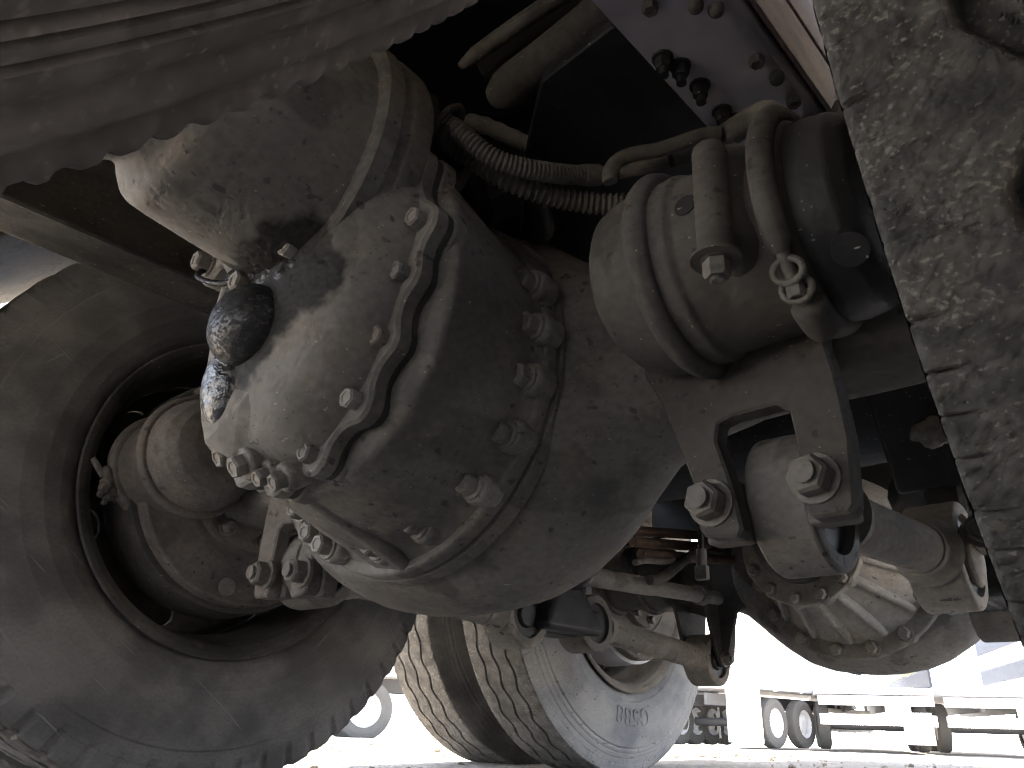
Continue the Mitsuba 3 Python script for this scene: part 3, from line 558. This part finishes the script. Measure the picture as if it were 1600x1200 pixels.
# flat pin end with its bolt on the near eye
part(r1, "pin_end", [box((1.129, .205, .354), (.045, .030, .040), (0, 12, 0), .004), rev(soft([(0, .001), (0, .040), (.006, .042), (.010, .036), (.014, .001)], .002, 2), (1.140, .232, .332), (0, -1, 0), 48)], "dusty_pale", 35)
part(r1, "pin_end__bolt", bolt((1.106, .205, .354), (-1, -.05, 0), .030, .018, True, .002, 501), "bolt_metal", 30)
t = thing("torque_rod", "slim dusty steel rod with a clamp crossing above the short torque rod", "torque rod")
a, b = np.array([1.330, 1.0, .407]), np.array([2.149, 1.0, .443])
put(t+"__tube", [tube([a, a+(b-a)*.33, a+(b-a)*.34, a+(b-a)*.66, a+(b-a)*.67, b], [.021, .021, .0185, .0185, .017, .017], 24)], "dusty_pale", 40)
part(t, "socket", [hull([(*a, .026), (*(a+np.array([-.04, .01, -.005])), .022)], 14)], "dusty_cast", 40)
part(t, "clamp", rev(soft([(0, .017), (0, .024), (.03, .024), (.03, .017)], .002, 2), a+(b-a)*.60, b-a, 30, False), "dusty_cast", 35)
# hangers: far (black) and near
def hanger(v, label, sgn):
    t = thing("suspension_hanger", label, "hanger")
    out = rounded([(1.06, .76), (1.12, .60), (1.20, .46), (1.205, .36), (1.235, .285), (1.36, .285), (1.385, .36), (1.41, .46), (1.56, .60), (1.66, .76)], .012)
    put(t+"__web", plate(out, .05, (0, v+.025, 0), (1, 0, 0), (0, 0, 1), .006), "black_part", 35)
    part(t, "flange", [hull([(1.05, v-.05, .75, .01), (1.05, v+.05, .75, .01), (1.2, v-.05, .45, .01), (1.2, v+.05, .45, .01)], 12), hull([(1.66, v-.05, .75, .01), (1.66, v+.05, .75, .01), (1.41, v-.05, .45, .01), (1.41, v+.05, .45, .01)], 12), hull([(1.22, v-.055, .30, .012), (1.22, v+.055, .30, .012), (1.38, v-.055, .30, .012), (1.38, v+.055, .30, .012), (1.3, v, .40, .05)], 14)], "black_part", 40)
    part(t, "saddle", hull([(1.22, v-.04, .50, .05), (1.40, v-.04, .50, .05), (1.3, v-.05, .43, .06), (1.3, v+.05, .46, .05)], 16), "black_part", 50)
    return t
h1 = hanger(1.055, "black cast suspension hanger between the far torque rod eyes", 1)
h2 = hanger(.262, "dark cast suspension hanger behind the mud caked tyre at right", -1)
part(h2, "bolt", bolt((1.17, .20, .60), (-1, -.3, -.1), .03, .02, True, .01, 520), "dusty_dark", 30)
part(h2, "bolt", bolt((1.28, .19, .565), (0, -.2, -1), .034, .03, True, .05, 521), "dusty_dark", 30)
part(h2, "grease_clump", lump(ellip((1.13, .24, .50), (.02, .03, .02), 4), .012, 60, 4), "dusty_pale", 40)
# rear axle bracket for the far rod
t = thing("axle_bracket", "dark plate bracket with bolted rod eye hanging from the rear axle", "bracket")
bp = rounded([(1.15, .56), (.90, .56), (.88, .42), (.955, .395), (.985, .29), (1.0, .27), (1.012, .30), (1.035, .385), (1.06, .395), (1.15, .42)], .004)
put(t+"__plate", plate(bp, .016, (1.93, 0, 0), (0, 1, 0), (0, 0, 1), .002), "dusty_dark", 30)
part(t, "cheek", [plate(rounded([(1.86, .42), (2.03, .42), (2.0, .30), (1.965, .262), (1.925, .262), (1.90, .30)], .004), .010, (0, v, 0), (1, 0, 0), (0, 0, 1), .002) for v in (1.01, 1.10)], "dusty_dark", 30)
part(t, "bolt", bolt((1.935, .998, .281), (0, -1, 0), .026, .016, True, .006, 540), "bolt_metal", 30)

# ------------------------------------------------------------------ frame
ZF = .73
def rail(v_out, sgn, label):
    """channel: web at v_out, bottom flange 0.1 m inwards (sgn = direction of inwards)"""
    t = thing("frame_rail", label, "frame rail"); x0, x1 = -3.2, 5.2
    prof = np.array([(0, .29), (0, .018), (.0013, .011), (.005, .005), (.011, .0013), (.018, 0), (.100, 0), (.1015, .004), (.100, .008), (.020, .008), (.011, .012), (.008, .29)])
    rows = [np.stack([np.full(len(prof), x), v_out+sgn*prof[:, 0], ZF+prof[:, 1]], -1) for x in np.linspace(x0, x1, 30)]
    put(t+"__channel", grid(rows, True, True), "rail_paint", 25)
    return t
fr = rail(.198, 1, "purple grey frame rail with rivets running to the upper right")
for i, (u, v) in enumerate([(.581, .214), (.617, .209), (.657, .209), (.502, .216), (.459, .26), (.486, .228), (.42, .216), (.70, .21), (.74, .21), (.80, .21)]):
    part(fr, "rivet", rev(soft([(-.002, .0075), (.003, .0075), (.007, .006), (.0082, .002), (.0082, .0002)], .003, 3), (u, v, ZF), (0, 0, -1), 20) if i % 2 else bolt((u, v, ZF), (0, 0, -1), .0135, .009, False, 0, 600+i), "dusty_dark", 35)
for i, (u, v) in enumerate([(.520, .284), (.540, .276), (.576, .274), (.624, .274), (.644, .271)]):
    part(fr, "bolt", bolt((u, v, ZF), (0, 0, -1), .015, .012, True, .010, 620+i), "black_part", 30)
# fishplate over the outer web: purple brown, with a joint
def xbox(x0, x1, y0, y1, z0, z1, b=.002): return box(((x0+x1)/2, (y0+y1)/2, (z0+z1)/2), (x1-x0, y1-y0, z1-z0), None, b)
part(fr, "web_plate", xbox(-3.1, .748, .190, .1955, ZF+.019, .832), "rail_web_paint", 30)
part(fr, "web_plate", xbox(.7495, 5.1, .190, .1955, ZF+.019, .832), "rail_web_paint", 30)
part(fr, "upper_plate", xbox(-3.1, 5.1, .188, .1955, .8335, .93), "rail_web_paint", 30)
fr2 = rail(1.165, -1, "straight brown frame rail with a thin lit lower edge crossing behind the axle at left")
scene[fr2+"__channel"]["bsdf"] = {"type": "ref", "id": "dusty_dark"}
t = thing("cargo_body", "cream painted cargo body seen above the purple frame rail at the top right", "truck body")
part(t, "runner", xbox(-3.4, 5.3, .186, .25, .935, 1.16, .004), "cream_paint", 30); part(t, "runner", xbox(-3.4, 5.3, 1.11, 1.175, .935, 1.16, .004), "cream_paint", 30)
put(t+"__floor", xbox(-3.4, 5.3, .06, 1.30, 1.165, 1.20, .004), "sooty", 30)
part(t, "wall", plate([(.06, 1.17), (-.50, 1.75), (-.50, 2.7), (-.46, 2.7), (-.46, 1.77), (.085, 1.205)], 8.7, (-3.4, 0, 0), (0, 1, 0), (0, 0, 1), .003), "cream_paint", 30)
part(t, "wall", plate([(1.30, 1.17), (1.86, 1.75), (1.86, 2.7), (1.82, 2.7), (1.82, 1.77), (1.275, 1.205)], 8.7, (-3.4, 0, 0), (0, 1, 0), (0, 0, 1), .003), "cream_paint", 30)
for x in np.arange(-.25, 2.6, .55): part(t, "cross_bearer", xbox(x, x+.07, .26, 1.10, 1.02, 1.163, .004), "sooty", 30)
t = thing("mudguard", "curved dusty mudguard over the large dark wheel at the left edge", "mudguard")
an = np.radians(np.linspace(28, 196, 50)); rows = [[(UA+r*np.cos(a), y, ZC+r*np.sin(a)) for y, r in ((1.32, .605), (1.32, .60), (1.33, .595), (1.95, .595), (1.96, .60), (1.96, .607), (1.95, .60), (1.33, .60))] for a in an]
put(t+"__guard", grid(rows, True, True), "dusty_cast", 30)
put(t+"__stay", [cyl((UA-.1, 1.17, .80), (UA-.2, 1.36, 1.06), .018, 16), cyl((UA+.3, 1.17, .80), (UA+.3, 1.36, 1.01), .018, 16)], "black_part", 40)
# cross member and the twin tubes at the top
t = thing("cross_member", "dark rounded cross member tubes at the top centre under the body", "cross member")
put(t+"__tube", tube([(.556+.02*np.sin(6*(v-.33)), v, .90) for v in np.linspace(.575, .30, 16)], np.r_[.016, .025, np.full(13, .028), .026], 28), "dusty_dark", 45)
put(t+"__lip", tube([(.535, v, .925+.02*np.sin(7*(v-.3))) for v in np.linspace(.60, .30, 12)], np.r_[.006, np.full(11, .011)], 14), "dusty_dark", 45)
put(t+"__flange_plate", plate(rounded([(.30, .84), (.34, .84), (.36, .90), (.60, .955), (.62, 1.0), (.30, 1.0)], .006), .012, (.575, 0, 0), (0, 1, 0), (0, 0, 1), .002), "sooty", 30)
t = thing("cross_member", "black gusset plate bolted along the inner edge of the purple frame rail", "gusset")
put(t+"__plate", plate(rounded([(.46, .30), (.47, .40), (.60, .55), (1.1, .62), (1.3, .30), (.70, .297)], .006), .012, (0, 0, .735), (1, 0, 0), (0, 1, 0), .002), "black_part", 30)
put(t+"__post", [hull([(.655, .292, .73, .012), (.70, .30, .70, .010), (.71, .31, .60, .012)], 14)], "black_part", 40)
t = thing("mudguard_stay", "black angular plate sticking out between the purple rail and the right hand tyre", "bracket")
put(t+"__plate", plate(rounded([(.640, .648), (.672, .70), (.712, .752), (.80, .78), (.86, .74), (.80, .68), (.72, .655), (.672, .645)], .005), .016, (0, .186, 0), (1, 0, 0), (0, 0, 1), .003), "black_part", 35)
put(t+"__arm", hull([(.78, .176, .72, .012), (.80, .182, .80, .012)], 14), "black_part", 40)
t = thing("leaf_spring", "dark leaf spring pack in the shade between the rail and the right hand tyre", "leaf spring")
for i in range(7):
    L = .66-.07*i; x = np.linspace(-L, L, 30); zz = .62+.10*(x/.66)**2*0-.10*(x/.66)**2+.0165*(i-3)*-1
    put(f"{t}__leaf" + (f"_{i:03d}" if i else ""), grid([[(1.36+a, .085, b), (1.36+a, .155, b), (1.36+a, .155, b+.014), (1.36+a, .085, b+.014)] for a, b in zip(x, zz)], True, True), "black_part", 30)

t = thing("cross_member", "thick black trunnion tube joining the two suspension hangers", "cross member")
put(t+"__tube", cyl((1.31, .30, .63), (1.31, 1.03, .63), .10, 40, .01), "black_part", 40)
t = thing("cross_member", "dark channel cross member between the rails behind the rear axle", "cross member")
put(t+"__web", xbox(1.86, 1.88, .215, 1.15, .60, 1.02, .003), "black_part", 30)
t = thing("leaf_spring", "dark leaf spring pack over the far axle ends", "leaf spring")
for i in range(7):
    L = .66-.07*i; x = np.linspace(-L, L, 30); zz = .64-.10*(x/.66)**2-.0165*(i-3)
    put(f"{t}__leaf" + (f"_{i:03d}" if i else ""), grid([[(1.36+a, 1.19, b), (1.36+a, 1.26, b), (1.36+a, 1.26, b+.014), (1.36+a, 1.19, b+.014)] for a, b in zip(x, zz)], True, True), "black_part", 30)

# ------------------------------------------------------------------ hoses
def corrugated(t, name, pts, r, n, pitch=.0058, amp=.0013, m="hose_rubber", a=0., b=1.):
    P = spline(pts, 600); s = np.r_[0, np.cumsum(np.linalg.norm(np.diff(P, axis=0), axis=1))]
    q = np.arange(0, s[-1], pitch/6); P = np.stack([np.interp(q, s, P[:, k]) for k in range(3)], -1)
    rr = r+amp*np.clip(1.6*np.sin(2*np.pi*q/pitch), -1, 1); part(t, name, tube(P, rr, n), m, 50); return P
t = thing("brake_hose", "upper dusty brake hose with a ribbed sleeve arching over to the chamber top", "hose", None)
A = [(.424, .52, .72), (.433, .50, .71), (.464, .47, .674), (.524, .44, .672), (.59, .41, .694), (.608, .37, .694), (.624, .33, .698), (.640, .27, .700)]
Ps = spline(A, 200)
part(t, "hose", tube(Ps[95:], .0088, 16), "hose_rubber", 60)
corrugated(t, "ribbed_sleeve", Ps[12:108], .0105, 14, .0052, .0010)
part(t, "ferrule", rev(soft([(0, .008), (0, .0125), (.022, .0125), (.022, .009)], .002, 3), Ps[106], Ps[110]-Ps[106], 24), "dusty_cast", 35)
part(t, "elbow", tube(spline([(.632, .30, .699), (.625, .262, .697), (.606, .228, .682), (.585, .208, .655), (.575, .198, .615)], 30), .0135, 18), "hose_rubber", 60)
part(t, "cable_tie", [rev([(0, .0105), (0, .0118), (.005, .0118), (.005, .0105)], Ps[k], Ps[k+2]-Ps[k], 20, False) for k in (128, 160)], "black_part", 30)
t = thing("brake_hose", "thick ribbed black hose sagging below the other hoses to the chamber dome", "hose")
Bp = [(.44, .53, .728), (.483, .51, .70), (.516, .48, .673), (.57, .45, .668), (.612, .415, .667), (.628, .385, .665)]
corrugated(t, "ribbed_sleeve", Bp, .0115, 14, .0075, .0017)
t = thing("brake_hose", "thin taped hose running level behind the ribbed hoses", "hose")
C_ = spline([(.53, .57, .822), (.557, .52, .787), (.582, .50, .778), (.65, .45, .792), (.742, .40, .830), (.77, .34, .835)], 120)
part(t, "hose", tube(C_, .0105+.0006*np.sin(np.arange(120)*.9), 14), "hose_rubber", 60)
part(t, "tape_wrap", [tube(C_[k:k+9], .0122, 14) for k in (34, 62, 92)], "dusty_cast", 50)
t = thing("brake_hose", "short hose hooking down into the dome of the near brake chamber", "hose")
part(t, "hose", tube(spline([(.556, .375, .645), (.556, .372, .663), (.566, .36, .677), (.585, .335, .684), (.60, .30, .69), (.615, .275, .693)], 50), .0082, 16), "hose_rubber", 60)
t = thing("hose_clamp", "round clamp holding the hose bundle above the differential", "hose clamp")
P = np.array([.437, .508, .712]); dd = np.array([.03, -.025, -.03])
part(t, "ring", tube([P+.027*(np.cos(a)*basis(dd)[1]+np.sin(a)*basis(dd)[2]) for a in np.linspace(0, 2*np.pi, 33)], .004, 8), "dusty_dark", 50)
part(t, "tail", box(P+np.array([.03, .01, -.055]), (.012, .014, .06), (0, 25, 0), .003), "dusty_dark", 40)
t = thing("hose_bundle", "dark hose bundle coming out of the shade above the differential", "hose")
for i, o in enumerate([(0, 0, 0), (.0, .012, .03), (.01, -.02, -.025)]):
    part(t, "hose", tube(spline([np.array([.34, .70, .80])+o, np.array([.39, .60, .775])+o, np.array([.43, .52, .72])+o], 30), .016, 14), "dusty_dark", 60)
# things of the rear axle glimpsed between the differential and the bracket
t = thing("brake_hose", "pale brake pipe and ribbed hose curving over the rear axle bracket", "hose")
Pp = spline([(1.46, .95, .448), (1.55, .95, .466), (1.62, .95, .480), (1.68, .95, .512), (1.74, .95, .55)], 60)
part(t, "pipe", tube(Pp[:34], .0075, 12), "dusty_pale", 60)
corrugated(t, "ribbed_hose", [(1.50, .94, .415), (1.56, .94, .430), (1.62, .94, .462), (1.70, .94, .505), (1.78, .94, .545)], .0105, 12, .007, .0012)
t = thing("air_pipes", "three reddish brown air pipes running back under the body", "pipe", None)
for i in range(3):
    part(t, "pipe", tube([(1.50, 1.0-.02*i, .535-.03*i), (1.95, .99-.02*i, .60-.035*i)], .012, 12), "rust_metal", 60)
t = thing("brake_linkage", "thin vertical steel link rod with a clevis above the slim torque rod", "linkage")
put(t+"__rod", cyl((1.50, .80, .60), (1.485, .80, .455), .007, 12), "black_part", 40)
put(t+"__clevis", [cyl((1.485, .80, .465), (1.482, .80, .425), .0115, 12), box((1.482, .80, .415), (.016, .028, .03), None, .003)], "bolt_metal", 35)

# ------------------------------------------------------------------ trucks parked across the yard
def far_frame(o, yaw):
    c, s = math.cos(yaw), math.sin(yaw); M = np.array([[c, -s, 0, o[0]], [s, c, 0, o[1]], [0, 0, 1, o[2]], [0, 0, 0, 1.]]); return M
far_tyre = rev(soft([(-.13, .30), (-.14, .40), (-.12, .49), (-.09, .51), (.09, .51), (.12, .49), (.14, .40), (.13, .30)], .02, 3), (0, 0, .51), (0, 1, 0), 48, False)
far_rim = rev(soft([(-.10, .002), (-.10, .15), (-.04, .20), (-.03, .26), (-.13, .285), (-.12, .302), (.1, .302), (.1, .002)], .006, 2), (0, 0, .51), (0, 1, 0), 48)
def far_truck(o, yaw, label, axles, L0, L1, deck, body, flaps=(), guard=None, rear=False):
    """local x along the truck, y = 0 at its near side (towards the camera is -y), z up"""
    t = thing("parked_truck", label, "truck"); M = far_frame(o, yaw)
    def add(name, ms, m, smooth=30):
        mm = trimesh.util.concatenate(ms if isinstance(ms, list) else [ms]).copy(); mm.apply_transform(M); part(t, name, mm, m, smooth)
    for x in axles:
        for y in (.14, 2.2):
            w = far_tyre.copy(); w.apply_translation([x, y, 0]); add("wheel", w, "far_rubber")
            r = far_rim.copy(); r.apply_translation([x, y, 0]); r.apply_transform(M); k = [q for q in scene if q.startswith(t+"__wheel")][-1]
            put(k+"__rim", r, "far_light_grey", 30)
        add("axle_beam", cyl((x, .3, .51), (x, 2.1, .51), .09, 16), "far_steel")
    add("chassis", [box(((L0+L1)/2, .75, .95), (L1-L0, .08, .24), None, .01), box(((L0+L1)/2, 1.6, .95), (L1-L0, .08, .24), None, .01)], "far_steel")
    add("deck", box(((L0+L1)/2, 1.17, deck), (L1-L0, 2.36, .14), None, .02), "far_light_grey")
    z = deck+.09
    for i in range(5):
        add("side_board", box(((L0+L1)/2, .02, z+.19+i*.40), (L1-L0, .05, .385), None, .012), body[i % len(body)])
    for x in np.arange(L0+.4, L1, 1.2): add("stake", box((x, -.02, deck+.9), (.08, .05, 2.0), None, .01), "far_light_grey")
    for x, w, h0, h1 in flaps: add("mud_flap", box((x, .3, (h0+h1)/2), (.02, w, h1-h0), None, .005), "far_white")
    if guard:
        for zz in (.42, .62, .84): add("side_guard", box(((guard[0]+guard[1])/2, .05, zz), (guard[1]-guard[0], .04, .10), None, .01), "far_white")
        for x in np.linspace(guard[0]+.1, guard[1]-.1, 4): add("guard_post", box((x, .10, .7), (.06, .05, .7), None, .01), "far_light_grey")
    if rear:
        add("bumper", box((L0-.02, 1.17, .62), (.10, 2.3, .22), None, .02), "far_white")
        add("number_plate", box((L0-.085, .75, .83), (.02, .50, .24), None, .006), "far_white")
        for y in (.25, 2.05): add("tail_lamp", box((L0-.08, y, .62), (.03, .36, .10), None, .01), "far_red")
        add("rear_frame", box((L0-.01, 1.17, 1.0), (.08, 2.3, .20), None, .02), "far_light_grey")
    return t
yaw = AZ-np.pi/2
def spot(x, dist, z=-.25):
    """a place on the yard: x metres to the right of the view's middle line, dist metres away"""
    p = _f0*dist+_r0*x; return (p[0], p[1], z)
far_truck(spot(6.05, 18.5), yaw+.75, "white truck with twin rear axles and a white mud flap beyond the rear axle", (0., 1.3), -1.6, 5.5, 1.25, ("far_white", "far_light_grey", "far_white"), [(-.85, .85, .10, 1.65)], (2.2, 4.9))
far_truck(spot(9.1, 17.5), yaw+1.25, "white truck at the right edge showing its bumper and number plate", (1.6, 2.9), 0, 7, 1.2, ("far_grey_blue", "far_tan", "far_white"), [(.7, .6, .15, .8)], None, True)
far_truck(spot(11.6, 17.0), yaw+1.25, "second white truck end parked beside the one with the number plate", (1.6, 2.9), 0, 7, 1.2, ("far_white", "far_grey_blue"), [(.7, .6, .15, .8)], None, True)
far_truck(spot(3.6, 19.0), yaw+.75, "pale truck partly hidden behind the grey numbered tyre", (.8, 2.1), -.5, 2.4, 1.1, ("far_white",), [(2.3, .7, .15, 1.4)])
far_truck(spot(-2.6, 15.0), yaw+.35, "washed out white truck seen between the two far wheels", (-3.2, 0.15,), -4.0, 2.5, 1.15, ("far_white",))

GROUPS = {"wheel": "dusty wheels of the truck", "brake chamber": "brake chambers at the axle ends", "axle": "drive axles of the truck", "torque rod": "torque rods tying the axles to the hangers", "hose": "brake hoses under the frame",
          "truck": "trucks parked across the yard", "frame rail": "the two frame rails", "hanger": "suspension hangers under the rails", "leaf spring": "leaf spring packs over the axles"}
for k, d in labels.items():
    if d.get("category") in GROUPS: d["group"] = GROUPS[d["category"]]
